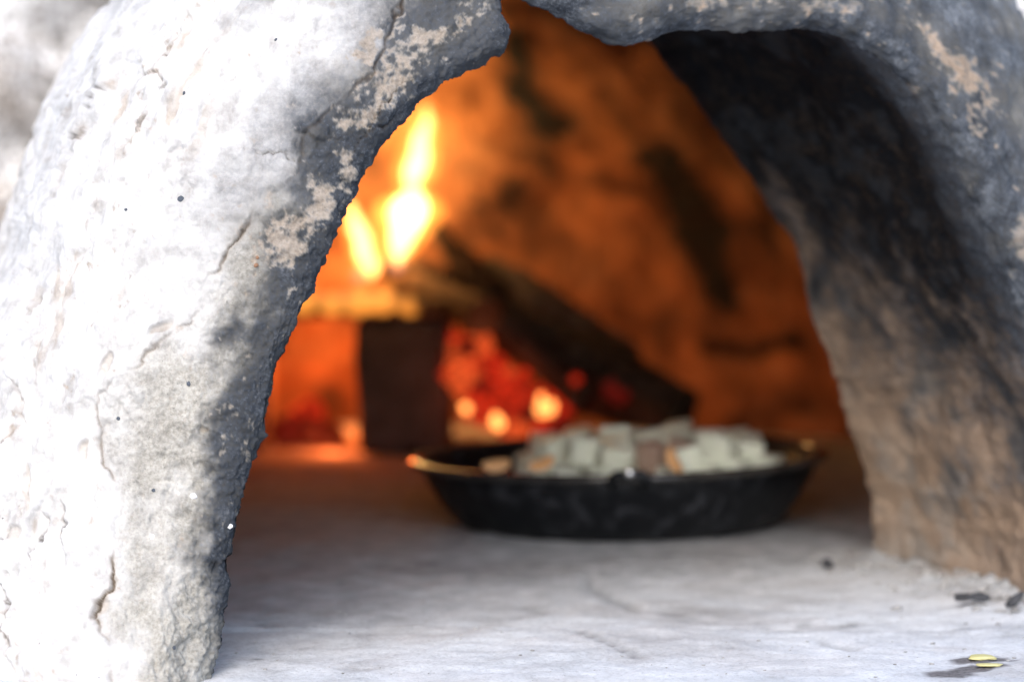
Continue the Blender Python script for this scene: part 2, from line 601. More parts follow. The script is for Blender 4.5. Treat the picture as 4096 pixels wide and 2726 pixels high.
# ---- colour masks: soot settles round the mouth, thickest at the top
Zc = G[..., 2]
nz = fbm(G + 200, 0.05, 4, 0.6)
nz2 = fbm(G + 230, 0.016, 4, 0.6)
reach = np.interp(Zc, [0.0, 0.05, 0.10, 0.16, 0.22, 0.28, 0.33, 0.38, 0.42, 0.48], [0.003, 0.016, 0.028, 0.036, 0.038, 0.044, 0.055, 0.085, 0.11, 0.15])
nz3 = fbm(G + 260, 0.006, 3, 0.7)
soft = np.interp(Zc, [0.1, 0.3, 0.42], [0.013, 0.020, 0.042])
soot = smooth((reach * (1 + 0.45 * nz) - Ot + 0.006 * nz2 + 0.003 * nz3) / soft, -1.0, 0.9)
# grey smoke haze (soot on the wash) further out
veil = 0.80 * smooth(sd + 110 * nz + 45 * nz2 + 20 * nz3, -400, 40) * smooth(Zc, 0.20, 0.36)
soot = np.where(vis, soot * (0.45 + 0.55 * smooth(sd + 60 * nz2, -160, 40)), soot)
soot = np.where(vis, np.maximum(soot, veil), soot)
dust = np.zeros_like(soot)
# where the soot has flaked off, bare clay
tanm = np.zeros_like(soot)


def blob(cx, cy, rx, ry, rot=0.0, wob_=40):
    ca, sa = math.cos(rot), math.sin(rot)
    x, y = PX + jx * wob_ / 26 - cx, PY + jy * wob_ / 26 - cy
    return np.exp(-(((x * ca + y * sa) / rx) ** 2 + ((-x * sa + y * ca) / ry) ** 2))


soot = np.where(vis & (sd > -20), soot * (0.88 + 0.12 * np.clip(np.exp(-((Ot - 0.004) / 0.022) ** 2) + 0.5 * nz, 0, 1)), soot)
flk = np.zeros_like(soot)
for b in [(1560, 330, 170, 75, -0.75), (1720, 160, 190, 40, -0.45), (1450, 470, 60, 60, 0), (1385, 680, 30, 60, 0.2), (1270, 830, 120, 70, -0.7),
          (1130, 960, 130, 90, -0.8), (1180, 1170, 26, 40, 0.2), (1060, 1010, 60, 60, 0), (1480, 190, 100, 50, -0.8)]:
    flk = np.maximum(flk, smooth(blob(*b) + 0.35 * nz2 + 0.5 * nz3, 0.34, 0.85))
flk *= vis
soot = soot * (1 - 0.82 * flk)
tanm = np.maximum(tanm, 0.42 * flk)
raw = np.where(vis, (1 - plate_c) * smooth(Ot, 0.14, 0.05), np.where(isr, 1.0, right))
raw = np.maximum(raw, flk * 0.9)
# whitish wash still sits on parts of the raw band
raw *= np.where(vis, np.clip(0.80 + 0.9 * fbm(G + 300, 0.06, 3) + 0.35 * smooth(0.10 - Ot, 0, 0.08), 0.12, 1), 1)
# right half and lintel: dusty grey soot all over, beige scar along the edge
rs = right * (~isr)
soot = np.where(rs > 0.5, np.clip(0.97 - 1.8 * np.clip(Ot - 0.03, 0, 1) + 0.25 * nz, 0.6, 1), soot)
dust = np.where(rs > 0.5, np.clip(0.10 + 0.55 * nz + 0.40 * nz2 + 3.0 * np.clip(Ot - 0.016, 0, 0.1), 0.0, 0.8), dust)
scar = [(3715, 100), (3745, 165), (3790, 215), (3850, 260), (3900, 330), (3950, 400), (3945, 420), (3905, 450), (3895, 520)]
dsc, _ = seg_dist(PX + jx, PY + jy, scar)
sc = smooth(np.exp(-(dsc / 40.0) ** 2) + 0.45 * nz2 + 0.6 * nz3, 0.45, 0.95) * rs
sc2 = smooth(np.exp(-((PY - 18) / 40.0) ** 2) * smooth(PX, 2550, 2750) * smooth(PX, 3700, 3300) + 0.5 * nz2 + 0.4 * nz + 0.5 * nz3 - 0.3, 0.40, 0.95) * rs
sc3 = smooth(0.9 * np.exp(-(((PX - 4075) / 40) ** 2 + ((PY - 980) / 150) ** 2)) + 0.4 * nz2 + 0.5 * nz3, 0.45, 0.95) * rs
bare = np.clip(sc + 0.6 * sc2 + 0.8 * sc3, 0, 1)
soot *= 1 - 0.95 * bare
dust *= 1 - bare
tanm = np.maximum(tanm, bare * 0.75)
# reveal: black above, bare tan clay with ash towards the ground
rr = isr & (right > 0.5)
depth_in = St / REVEAL
lowline = np.interp(depth_in, [0, 0.5, 1.0], [0.11, 0.16, 0.24])
rsoot = smooth(Zc - lowline + 0.07 * nz + 0.04 * nz2, -0.17, 0.10)
soot = np.where(rr, 0.05 + 0.93 * rsoot, soot)
soot = np.where(isr & (right <= 0.5), 0.95, soot)
tanm = np.where(rr, 1.0 - 0.35 * smooth(nz, 0.1, 0.6), tanm)
dust = np.where(rr, 0.12 * smooth(nz + 0.5 * nz2, 0.0, 0.6) + 0.25 * smooth(0.03 - Zc, -0.03, 0.02), dust)
# thin paler line of dusty soot where the lintel turns under
deep = np.where(isr, smooth(Zc - lowline + 0.08 * nz, -0.06, 0.11), 0.0) * smooth(St, 0.02, 0.07)
dust = np.where(rr, np.maximum(dust, 0.3 * smooth(St, 0.05, 0.015)), dust)

oven = empty('clay_oven', tuple(L0 + 0.32 * U + 0.5 * NN))
tag(oven, 'whitewashed domed clay oven with a wide soot blackened arched mouth', 'oven')
off = np.array(oven.location)
attrs = {'soot': soot, 'raw': raw, 'tan': tanm, 'dirt': dirt, 'dust': dust, 'deep': deep, 'fired': 0 * soot, 'crack_and_shade': crk}
keepF = grid_faces(NT, NR + NO)
if FLIP:
    keepF = keepF[:, ::-1]
mesh_np('mouth_arch', V3.reshape(-1, 3) - off, keepF, CLAY, oven, True, {k: np.broadcast_to(v, Ot.shape) for k, v in attrs.items()})

# chips of stone caught in the plaster of the flank
CHIP = simple('dark_chip', (0.045, 0.055, 0.07), (0.10, 0.115, 0.14), 200, 0.85, 0.2, 0.3)
CHIPB = simple('brown_chip', (0.16, 0.085, 0.05), (0.28, 0.16, 0.10), 200, 0.85, 0.2, 0.3)
CHIPW = simple('white_chip', (0.68, 0.68, 0.68), (0.80, 0.80, 0.80), 200, 0.7, 0.2, 0.2)
for k, (cx, cy, r, mt) in enumerate([q_ for q_ in [(715, 790, 15, CHIP), (505, 842, 7, CHIP), (752, 1532, 9, CHIP), (793, 1537, 6, CHIP), (738, 375, 7, CHIP), (1112, 168, 7, CHIP),
                                     (472, 1672, 8, CHIP), (1026, 1024, 8, CHIPB), (1022, 1060, 9, CHIPB), (776, 1982, 13, CHIPW), (602, 2138, 11, CHIPW), (928, 2108, 9, CHIPW),
                                     (560, 1745, 6, CHIP), (1005, 1120, 6, CHIP), (612, 1958, 7, CHIP), (865, 2062, 6, CHIP), (716, 2582, 7, CHIP)] if q_[2] > 6]):
    d2 = np.where(vis, (PX - cx) ** 2 + (PY - cy) ** 2, 1e12)
    i = np.unravel_index(np.argmin(d2), d2.shape)
    rr_ = r * 1.47 / FPX
    bmc = bmesh.new()
    bmesh.ops.create_icosphere(bmc, subdivisions=2, radius=1.0)
    Vq = np.array([v.co[:] for v in bmc.verts])
    Vq *= (1 + 0.35 * fbm(Vq + 7.1 * k, 1.2, 2))[:, None] * np.array([rr_, rr_ * 0.8, rr_ * 1.25])
    for v, c in zip(bmc.verts, Vq):
        v.co = c
    mec = bpy.data.meshes.new('stone_chip')
    bmc.to_mesh(mec)
    bmc.free()
    mec.materials.append(mt)
    oc = bpy.data.objects.new('stone_chip', mec)
    oc.location = tuple(V3[i] - off - Nrm[i] * rr_ * 0.25)
    oc.rotation_euler = (0, 0.5 + k, 0.3)
    oc.parent = oven
    COL.objects.link(oc)

# ------------------------------------------------------------------ chamber (inside of the dome), lofted from the inner edge
CC = L0 + 0.40 * U + 0.90 * NN
CC[2] = 0
CR = 0.76
TI = np.linspace(0, NT - 1, 260).astype(int)
ring0 = V3[TI, 0]
fr = np.linspace(0, 1, 260)
theta = math.pi * (1 - fr)
NP = 200
phis = np.radians(np.linspace(128, 0.5, NP))
rows = [ring0]
for j, ph in enumerate(phis):
    w = smooth(np.array(j / NP), 0.0, 0.07)
    sph = (CC + CR * (-math.cos(ph) * -1 * 0 + 0) * NN)
    r_ = CR * math.sin(ph)
    P = CC + (CR * math.cos(ph)) * NN * 1.0 + r_ * (np.cos(theta)[:, None] * U + np.sin(theta)[:, None] * ZZ * 0.93)
    P[:, 2] -= 0.03 * (np.sin(theta) < 0.02)
    rows.append(ring0 * (1 - w) + P * w)
Gc = np.stack(rows, 1)
Nc = grid_normals(Gc)
cin = CC + 0.25 * ZZ
if np.mean(np.sum(Nc * (cin - Gc), -1)) < 0:
    Nc = -Nc
dc = 0.030 * fbm(Gc + 400, 0.30, 2) + 0.010 * fbm(Gc + 420, 0.09, 4)
fade = smooth(np.arange(NP + 1), 0, 14)[None, :]
Vc = Gc + Nc * (dc * fade)[..., None]
Vc[[0, -1], :, 2] = np.minimum(Vc[[0, -1], :, 2], -0.02)
cpx, cpy = to_px(Gc)
cj = 60 * fbm(Gc + 450, 0.09, 3)
cs = 0.33 + 0.55 * fbm(Gc + 470, 0.13, 4, 0.6)


cbr = fbm(Gc + 490, 0.05, 3, 0.6)


def cdark(pts, w, k):
    global cs
    d, _ = seg_dist(cpx + cj, cpy + cj * 0.6, pts)
    cs = np.maximum(cs, k * np.exp(-(d / w) ** 2) * (1.1 + 0.5 * cbr))


ok_back = (Gc[..., 1] > 2.45)
cdark([(2650, 690), (2720, 820), (2780, 920)], 150, 1.4)
cdark([(2780, 920), (2840, 1050), (2900, 1180)], 85, 1.4)
cdark([(2080, 180), (2110, 380), (2230, 520)], 110, 1.2)
cdark([(2230, 600), (2210, 740)], 55, 0.75)
cdark([(1890, 680), (1930, 820), (1990, 960)], 28, 0.8)  # thin dark line down the wall
cdark([(2400, 330), (2560, 580), (2640, 690)], 40, 0.5)
cdark([(2860, 1380), (3010, 1400), (3180, 1350)], 48, 0.95)
cdark([(2640, 200), (2800, 420)], 60, 0.55)
cdark([(2960, 1700), (3100, 1600), (3250, 1620)], 70, 0.6)
cdark([(2400, 1250), (2600, 1350)], 90, 0.45)
cdark([(2040, 20), (2300, 40), (2560, 130)], 60, 0.75)
cdark([(3000, 820), (3120, 1000)], 60, 0.5)
cdark([(2350, 760), (2480, 760)], 50, 0.5)
cs = np.clip(cs + 0.35 * smooth(Gc[..., 2], 0.5, 0.7), 0, 1)
one = np.ones_like(cs)
Fc = grid_faces(Gc.shape[0], Gc.shape[1])
ch_n = np.cross(Vc[1:, :-1] - Vc[:-1, :-1], Vc[:-1, 1:] - Vc[:-1, :-1])
if np.mean(np.sum(ch_n * Nc[:-1, :-1], -1)) < 0:
    Fc = Fc[:, ::-1]
mesh_np('chamber_wall', Vc.reshape(-1, 3) - off, Fc, CLAY, oven, True,
        {'soot': cs, 'raw': one, 'tan': one * 0.9, 'dirt': one * 0, 'dust': one * 0, 'deep': one * 0.8, 'fired': one, 'crack_and_shade': one * 0})

# ------------------------------------------------------------------ outer dome behind the mouth arch
DR = 0.865
nu_, nv_ = 420, 170
a_ = np.linspace(0, 2 * math.pi, nu_)
b_ = np.linspace(-0.03, math.pi / 2 - 0.002, nv_)
A_, B_ = np.meshgrid(a_, b_, indexing='ij')
Gd = CC + DR * (np.cos(B_) * np.cos(A_))[..., None] * U + DR * (np.cos(B_) * np.sin(A_))[..., None] * NN + (DR * 0.95 * np.sin(B_))[..., None] * ZZ
Nd = (Gd - CC) / np.linalg.norm(Gd - CC, axis=-1, keepdims=True)
dd = 0.016 * fbm(Gd + 500, 0.22, 3) + 0.010 * fbm(Gd + 520, 0.06, 4, 0.6)
ridd = fbm(np.stack([Gd[..., 0] / 0.05, Gd[..., 1] / 0.05, Gd[..., 2] / 0.20], -1), 1.0, 4)
dd += 0.006 * ridd
fpoly = FR[::14]
dpu, dpz = ((Gd - L0) @ U).ravel(), Gd[..., 2].ravel()
od = np.full(dpu.shape, 9.0)
for (a0, b0) in fpoly:
    od = np.minimum(od, np.hypot(dpu - a0, dpz - b0))
od = od.reshape(dd.shape)
front_side = ((Gd - L0) @ NN) < 0.6
groove = np.exp(-((od - 0.165 + 0.02 * fbm(Gd + 590, 0.09, 3)) / 0.022) ** 2) * front_side
dd -= 0.05 * groove
Vd = Gd + Nd * dd[..., None]
du_ = (Vd - L0) @ U
ds_ = (Vd - L0) @ NN
# opening where the arch is let in: points inside the outline grown by 6 cm
poly = np.vstack([FR + OUT * 0.055, [FR[-1] + [0.05, -0.3], FR[0] + [-0.05, -0.3]]])[::4]


def inside(px, py, poly):
    c = np.zeros(px.shape, bool)
    x0, y0 = poly[-1]
    for x1, y1 in poly:
        m = ((y1 > py) != (y0 > py)) & (px < (x0 - x1) * (py - y1) / (y0 - y1 + 1e-12) + x1)
        c ^= m
        x0, y0 = x1, y1
    return c


hole = inside(du_, Vd[..., 2], poly) & (ds_ < 0.55)
Fd = grid_faces(nu_, nv_)
keep = ~hole.reshape(-1)[Fd].any(1)
Fd = Fd[keep]
dnz = fbm(Gd + 560, 0.05, 4)
zero = np.zeros_like(dd)
mesh_np('dome', Vd.reshape(-1, 3) - off, Fd, CLAY, oven, True,
        {'soot': 0.03 + 0.22 * smooth(dnz, 0.2, 0.7), 'raw': 0.05 + 0.40 * smooth(dnz, -0.1, 0.5), 'tan': 0.12 * smooth(ridd, 0.1, -0.4),
         'dirt': 0.35 * smooth(ridd, -0.1, -0.5), 'dust': zero, 'deep': zero, 'fired': zero, 'crack_and_shade': 0.75 * groove * smooth(dnz, -0.5, 0.1)})  # groove is also coloured dark, painting in the crevice shade

# ------------------------------------------------------------------ hearth floor and ground
fx = np.arange(-0.95, 0.95, 0.006)
fy = np.concatenate([np.arange(0.95, 1.36, 0.008), np.arange(1.36, 2.2, 0.0042), np.arange(2.2, 3.34, 0.008)])
X_, Y_ = np.meshgrid(fx, fy, indexing='ij')
Gf = np.stack([X_, Y_, 0 * X_], -1)
zf = 0.004 * fbm(Gf + 600, 0.25, 2) + 0.0011 * fbm(Gf + 620, 0.05, 4, 0.6) + 0.0009 * fbm(Gf + 640, 0.014, 3, 0.6)
fpx, fpy = to_px(Gf)
fj = 18 * fbm(Gf + 650, 0.03, 3)
fdark = np.zeros_like(zf)
for pts, w, k, dz in [([(1030, 2475), (1060, 2500), (1090, 2525)], 9, 0.85, -0.003),
                      ([(2290, 2535), (2340, 2550), (2400, 2575), (2490, 2612), (2560, 2640)], 8, 0.6, -0.003),
                      ([(1500, 2265), (1580, 2262)], 14, 0.6, 0), ([(1660, 2258), (1745, 2248)], 14, 0.6, 0),
                      ([(2180, 2290), (2270, 2288), (2360, 2282)], 12, 0.4, 0), ([(2400, 2285), (2430, 2280)], 12, 0.5, 0),
                      ([(2360, 2330), (2420, 2370), (2490, 2400), (2540, 2425)], 22, 0.45, -0.004),
                      ([(2090, 2420), (2170, 2450)], 18, 0.4, -0.002), ([(2640, 2435), (2720, 2445)], 16, 0.4, -0.002),
                      ([(3190, 2490), (3240, 2480)], 10, 0.5, 0), ([(3370, 2485), (3420, 2485)], 9, 0.4, 0),
                      ([(3830, 2514), (3900, 2516)], 8, 0.85, 0), ([(1010, 2640), (1040, 2645)], 5, 0.9, 0), ([(3270, 2560), (3310, 2575), (3420, 2600)], 12, 0.35, -0.003),
                      ([(1660, 2170), (1690, 2175)], 14, 0.4, 0), ([(2050, 2225), (2085, 2222)], 13, 0.45, 0)]:
    d, _ = seg_dist(fpx + fj * 0.5, fpy + fj * 0.25, pts)
    e = np.exp(-(d / w) ** 2)
    fdark = np.maximum(fdark, k * e)
    zf = zf + dz * e
# low ledge of older plaster across the sill
led, ls = seg_dist(fpx + fj, fpy + fj * 0.3, [(700, 2560), (1100, 2530), (1700, 2548), (2300, 2520), (2900, 2500), (3500, 2450), (4300, 2480)])
zf += 0.0030 * smooth(np.where(fpy > 2520, led, -led), -25, 25)
# ash banked against the right-hand reveal and against the foot of the left flank
du_f = (Gf - L0) @ U
ds_f = (Gf - L0) @ NN
uin = np.interp(ds_f, [-0.1, 0, REVEAL], [FR[-1, 0], FR[-1, 0], IN[-1, 0]])
bank = np.exp(-np.clip(uin - 0.01 - du_f, 0, 1) / 0.028) * smooth(ds_f, -0.08, 0.02) * smooth(ds_f, REVEAL + 0.10, REVEAL)
bn = fbm(Gf + 680, 0.02, 4, 0.65)
zf += bank * (0.004 + 0.009 * bn)
fdark = np.maximum(fdark, 0.55 * bank * smooth(bn, 0.15, 0.5))
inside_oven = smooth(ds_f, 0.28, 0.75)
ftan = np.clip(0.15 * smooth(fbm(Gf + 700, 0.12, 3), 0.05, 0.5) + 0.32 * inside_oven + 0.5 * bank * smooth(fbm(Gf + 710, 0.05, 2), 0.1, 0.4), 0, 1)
fdark = np.maximum(fdark, 0.22 * inside_oven * smooth(fbm(Gf + 730, 0.1, 4), -0.2, 0.4))
fdark = np.maximum(fdark, (0.31 + 0.2 * bn) * smooth(ds_f + 0.05 * fbm(Gf + 740, 0.1, 3), -0.03, 0.34))  # floor tone darkens steadily from the sill inwards
fw = np.zeros_like(zf)
for c in [(3925, 2658, 135, 19), (3920, 2692, 140, 14), (3790, 2714, 110, 18), (3970, 2660, 100, 11)]:
    fw = np.maximum(fw, np.exp(-(((fpx - c[0] + fj) / c[2]) ** 2 + ((fpy - c[1] + fj * 0.25) / c[3]) ** 2) ** 1.6))
fw = smooth(fw + 0.12 * fbm(Gf + 750, 0.012, 3), 0.42, 0.55)
Vf = Gf.copy()
Vf[..., 2] = zf
floor = mesh_np('hearth_floor', Vf.reshape(-1, 3), grid_faces(len(fx), len(fy)), FLOOR, None, True,
                {'soot': fdark, 'tan': ftan, 'wet': fw})
tag(floor, kind='structure')


def floor_z(x, y):
    i = min(max(int(round((x - fx[0]) / 0.006)), 0), len(fx) - 1)
    j = int(np.argmin(np.abs(fy - y)))
    return float(zf[i, j])


gv = np.array([[-150, -150, -0.014], [150, -150, -0.014], [150, 150, -0.014], [-150, 150, -0.014]], float)
ground = mesh_np('ground', gv, np.array([[0, 1, 2, 3]]), FLOOR, None, False, {'soot': np.zeros(4), 'tan': np.full(4, 0.2), 'wet': np.zeros(4)})
tag(ground, kind='structure')


# ------------------------------------------------------------------ generic small shapes
def lump_mesh(name, seed, r=(1, 1, 1), rough=0.3, sub=3, facet=0.0):
    bm = bmesh.new()
    bmesh.ops.create_icosphere(bm, subdivisions=sub, radius=1.0)
    V = np.array([v.co[:] for v in bm.verts])
    n = fbm(V + seed * 3.7, 1.3, 3)
    if facet:
        V = np.sign(V) * np.abs(V) ** facet
    V = V * (1 + rough * n)[:, None] * np.array(r)
    for v, c in zip(bm.verts, V):
        v.co = c
    for f in bm.faces:
        f.smooth = True
    me = bpy.data.meshes.new(name)
    bm.to_mesh(me)
    bm.free()
    return me


def add(name, me, mat, loc=(0, 0, 0), rot=(0, 0, 0), scale=(1, 1, 1), parent=None):
    if mat and not me.materials:
        me.materials.append(mat)
    o = bpy.data.objects.new(name, me)
    o.location = loc
    o.rotation_euler = rot
    o.scale = scale if not np.isscalar(scale) else (scale,) * 3
    COL.objects.link(o)
    if parent:
        o.parent = parent
    return o


def lathe(profile, seg=96, wob=None):
    P = np.array(profile)
    a = np.linspace(0, 2 * math.pi, seg, endpoint=False)
    V = np.stack([np.outer(P[:, 0], np.cos(a)), np.outer(P[:, 0], np.sin(a)), np.repeat(P[:, 1:2], seg, 1)], -1)
    n = len(P)
    idx = np.arange(n * seg).reshape(n, seg)
    nx = np.roll(idx, -1, 1)
    F = np.stack([idx[:-1], nx[:-1], nx[1:], idx[1:]], -1).reshape(-1, 4)
    return V.reshape(-1, 3), F


# ------------------------------------------------------------------ the pan
PANX, PANY = at(2482, 1850, 2.16)[0], 2.16
pan = empty('baking_pan', (PANX, PANY, 0.002))
tag(pan, 'wide shallow black enamel pan full of diced food on the oven floor', 'pan')
mb = MatB('black_enamel', 0.38, 0.25)
p = mb.objco()
dustn = mb.noise(p, 62, 4, 0.6, ((1, 1, 0.7), (0, 0, 0)))
mb.color(mb.mix(mb.ramp(dustn, [(0.52, 0.0), (0.70, 0.5)]), (0.006, 0.007, 0.009), (0.075, 0.08, 0.095)))
mb.link(mb.ramp(dustn, [(0.4, 0.34), (0.7, 0.8)]), mb.b.inputs['Roughness'])
mb.bump(mb.noise(p, 120, 4), 0.25, 0.001)
ENAMEL = mb.m
RB, RR, HH = 0.147, 0.183, 0.058
outer = [(0.0005, 0.0), (RB - 0.012, 0.0), (RB - 0.004, 0.0015), (RB + 0.002, 0.006), (RB + 0.012, 0.019), (RB + 0.023, 0.036), (RR - 0.004, HH - 0.004)]
innr = [(RR - 0.0065, HH - 0.003), (RB + 0.020, 0.036), (RB + 0.009, 0.020), (RB - 0.001, 0.007), (RB - 0.010, 0.003), (0.0005, 0.003)]
V, F = lathe(outer + [(RR - 0.0045, HH - 0.0025)] + innr, 120)
mesh_np('pan_body', V, F, ENAMEL, pan)
MET = simple('worn_rim', (0.012, 0.012, 0.013), (0.06, 0.055, 0.05), 60, 0.12, 1.0, 0.1)
rim = [(RR + 0.0042 * math.cos(t), HH + 0.0036 * math.sin(t)) for t in np.linspace(0, 2 * math.pi, 15)]
V, F = lathe(rim, 140)
mesh_np('rim', V, F, MET, pan)
# lug at the front with a bright rivet
bm = bmesh.new()
ha = [(-0.015, 0.0, -0.004), (-0.0145, -0.006, 0.003), (-0.011, -0.008, 0.006), (0.0, -0.009, 0.0065), (0.011, -0.008, 0.006), (0.0145, -0.006, 0.003), (0.015, 0.0, -0.004)]


def tube_np(pts, rad, seg=10, closed_ends=True):
    P = np.array(pts, float)
    rad = np.broadcast_to(np.asarray(rad, float), (len(P),))
    T = np.gradient(P, axis=0)
    T /= np.linalg.norm(T, axis=1)[:, None]
    ref = np.array([0.13, 0.21, 0.97])
    B = np.cross(T, ref)
    B /= np.linalg.norm(B, axis=1)[:, None]
    Nn = np.cross(B, T)
    a = np.linspace(0, 2 * math.pi, seg, endpoint=False)
    V = P[:, None] + rad[:, None, None] * (np.cos(a)[None, :, None] * B[:, None] + np.sin(a)[None, :, None] * Nn[:, None])
    n = len(P)
    idx = np.arange(n * seg).reshape(n, seg)
    nx = np.roll(idx, -1, 1)
    F = np.stack([idx[:-1], nx[:-1], nx[1:], idx[1:]], -1).reshape(-1, 4)
    V = V.reshape(-1, 3)
    V = np.vstack([V, P[:1], P[-1:]])
    c0, c1 = n * seg, n * seg + 1
    e0 = np.stack([np.full(seg, c0), nx[0], idx[0], idx[0]], -1)
    e1 = np.stack([np.full(seg, c1), idx[-1], nx[-1], nx[-1]], -1)
    return V, F, e0[:, :3], e1[:, :3]


def tube(name, pts, rad, mat, parent=None, seg=10, smooth_shade=True, off_=None):
    V, F, e0, e1 = tube_np(pts, rad, seg)
    me = bpy.data.meshes.new(name)
    me.from_pydata([tuple(v) for v in V], [], [tuple(f) for f in F] + [tuple(f) for f in e0] + [tuple(f) for f in e1])
    me.polygons.foreach_set('use_smooth', np.full(len(me.polygons), smooth_shade))
    me.materials.append(mat)
    o = bpy.data.objects.new(name, me)
    COL.objects.link(o)
    if parent:
        o.parent = parent
    return o


lug = tube('lug_handle', ha, 0.0042, ENAMEL, pan, 12)
lug.location = (0.0, -RR - 0.002, HH - 0.002)
CHROME = simple('bright_steel', (0.55, 0.56, 0.58), (0.75, 0.76, 0.78), 40, 0.12, 0.8, 0.0)
CHROME.node_tree.nodes['Principled BSDF'].inputs['Metallic'].default_value = 1.0
add('rivet', lump_mesh('rivet', 1, (0.0042, 0.003, 0.004), 0.05), CHROME, (0.0, 0.0, 0.0), parent=lug).location = (0.0, -0.0125, 0.008)
pan.rotation_euler = (0, math.radians(-1.4), 0)

# ------------------------------------------------------------------ diced food in the pan
def cube_mesh(name, seed, rough=0.10):
    bm = bmesh.new()
    bmesh.ops.create_cube(bm, size=1.0)
    bmesh.ops.bevel(bm, geom=bm.edges[:], offset=0.06, segments=2, profile=0.6, affect='EDGES')
    V = np.array([v.co[:] for v in bm.verts])
    sh = np.array([[rng.uniform(-0.12, 0.12) for _ in range(3)] for _ in range(3)])
    V = V + V @ sh + 0.05 * np.stack([perlin(V * 2 + seed + k * 9) for k in range(3)], -1)
    for v, c in zip(bm.verts, V):
        v.co = c
    for f in bm.faces:
        f.smooth = True
    me = bpy.data.meshes.new(name)
    bm.to_mesh(me)
    bm.free()
    return me


def food_mat(name, c0, c1):
    m = MatB(name, 0.42, 0.45)
    p = m.objco()
    f = m.noise(p, 2.2, 5, 0.6)
    m.color(m.ramp(f, [(0.33, c0), (0.66, c1)]))
    m.bump(m.noise(p, 7, 4), 0.3, 0.05)
    return m.m


PALE = food_mat('pale_green_dice', (0.76, 0.80, 0.64), (0.87, 0.89, 0.77))
ROSY = food_mat('rosy_dice', (0.30, 0.19, 0.14), (0.46, 0.33, 0.26))
PEACH_GLINT = food_mat('peach_glint', (0.70, 0.36, 0.15), (0.80, 0.46, 0.22))
pale_me = [cube_mesh('food_cube', k) for k in range(5)]
rosy_me = [cube_mesh('brown_food_cube', 20 + k) for k in range(2)]
for m_ in pale_me: m_.materials.append(PALE)
for m_ in rosy_me: m_.materials.append(ROSY)
S = 0.027
placed = []
layers = [(0.016, 1.0), (0.040, 0.97), (0.0585, 0.84)]
hc = (0.023, -0.01)
for li, (z, k) in enumerate(layers):
    for ix in range(-5, 6):
        for iy in range(-4, 5):
            x = hc[0] + (ix + (0.5 if li % 2 else 0)) * S * 1.06 + rng.uniform(-0.003, 0.003)
            y = hc[1] + (iy + (0.5 if li == 1 else 0)) * S * 1.06 + rng.uniform(-0.003, 0.003)
            ex, ey = (x - 0.023) / (0.122 * k), (y + 0.01) / (0.118 * k)
            if ex * ex + ey * ey > 1.0:
                continue
            if li == 0 and math.hypot(x, y) > 0.122:
                continue
            if li == 0 and ex * ex + ey * ey < 0.35:
                continue                                   # nothing of these shows
            if li == 2 and rng.random() < 0.22:
                continue
            rosy = rng.random() < (0.045 if li else 0.03)
            nm = 'brown_food_cube' if rosy else 'food_cube'
            s = S * rng.uniform(0.78, 0.95)
            o = add(nm, rng.choice(rosy_me if rosy else pale_me), None,
                    (PANX + x, PANY + y, 0.008 + z + rng.uniform(-0.002, 0.003)),
                    (rng.uniform(-0.22, 0.22), rng.uniform(-0.22, 0.22), rng.uniform(0, 3.1)), (s, s, s * rng.uniform(0.85, 1.1)))
            if rosy:
                tag(o, 'brownish pink cube of food among the pale cubes in the black pan', 'food cube', 'brown food cubes in the pan')
            else:
                lv = ('bottom', 'middle', 'top')[li]
                tag(o, f'pale green cube of food in the {lv} layer of the heap in the black pan', 'food cube', f'pale food cubes in the {lv} layer')


def slice_mesh(name):
    bm = bmesh.new()
    bmesh.ops.create_uvsphere(bm, u_segments=16, v_segments=8, radius=1.0)
    for v in bm.verts:
        v.co = Vector((v.co.x * 0.0125, v.co.y * 0.0065, v.co.z * 0.003 + 0.004 * v.co.x ** 2))
    for f in bm.faces:
        f.smooth = True
    me = bpy.data.meshes.new(name)
    bm.to_mesh(me)
    bm.free()
    me.materials.append(PEACH_GLINT)
    return me


sl = slice_mesh('glint_slice')  # orange glints of the fire, put in as coloured slivers
for (px, py, dp, rot) in [(1985, 1862, 2.035, (0.9, -0.1, 0.1)), (2170, 1856, 2.022, (0.9, -0.35, -0.2)), (2690, 1840, 2.015, (1.1, 1.1, 0.3))]:
    q = at(px, py, dp)
    o = add('glint_slice', sl, None, tuple(q), rot)
    tag(o, 'thin peach coloured sliver put in for a firelight glint at the near wall of the black pan', 'painted glint', 'firelight glints in the pan')

# ------------------------------------------------------------------ the fire
BRICK = simple('sooty_brick', (0.07, 0.056, 0.05), (0.13, 0.105, 0.095), 30, 0.95, 0.1, 0.6, 0.004)
BARK = simple('charred_bark', (0.016, 0.013, 0.012), (0.12, 0.095, 0.078), 34, 0.95, 0.12, 0.8, 0.006)
BARK2 = simple('ashen_bark', (0.05, 0.042, 0.037), (0.24, 0.20, 0.17), 40, 0.95, 0.12, 0.8, 0.006)
WOOD = simple('scorched_wood', (0.10, 0.055, 0.03), (0.24, 0.15, 0.085), 24, 0.9, 0.15, 0.6, 0.004)


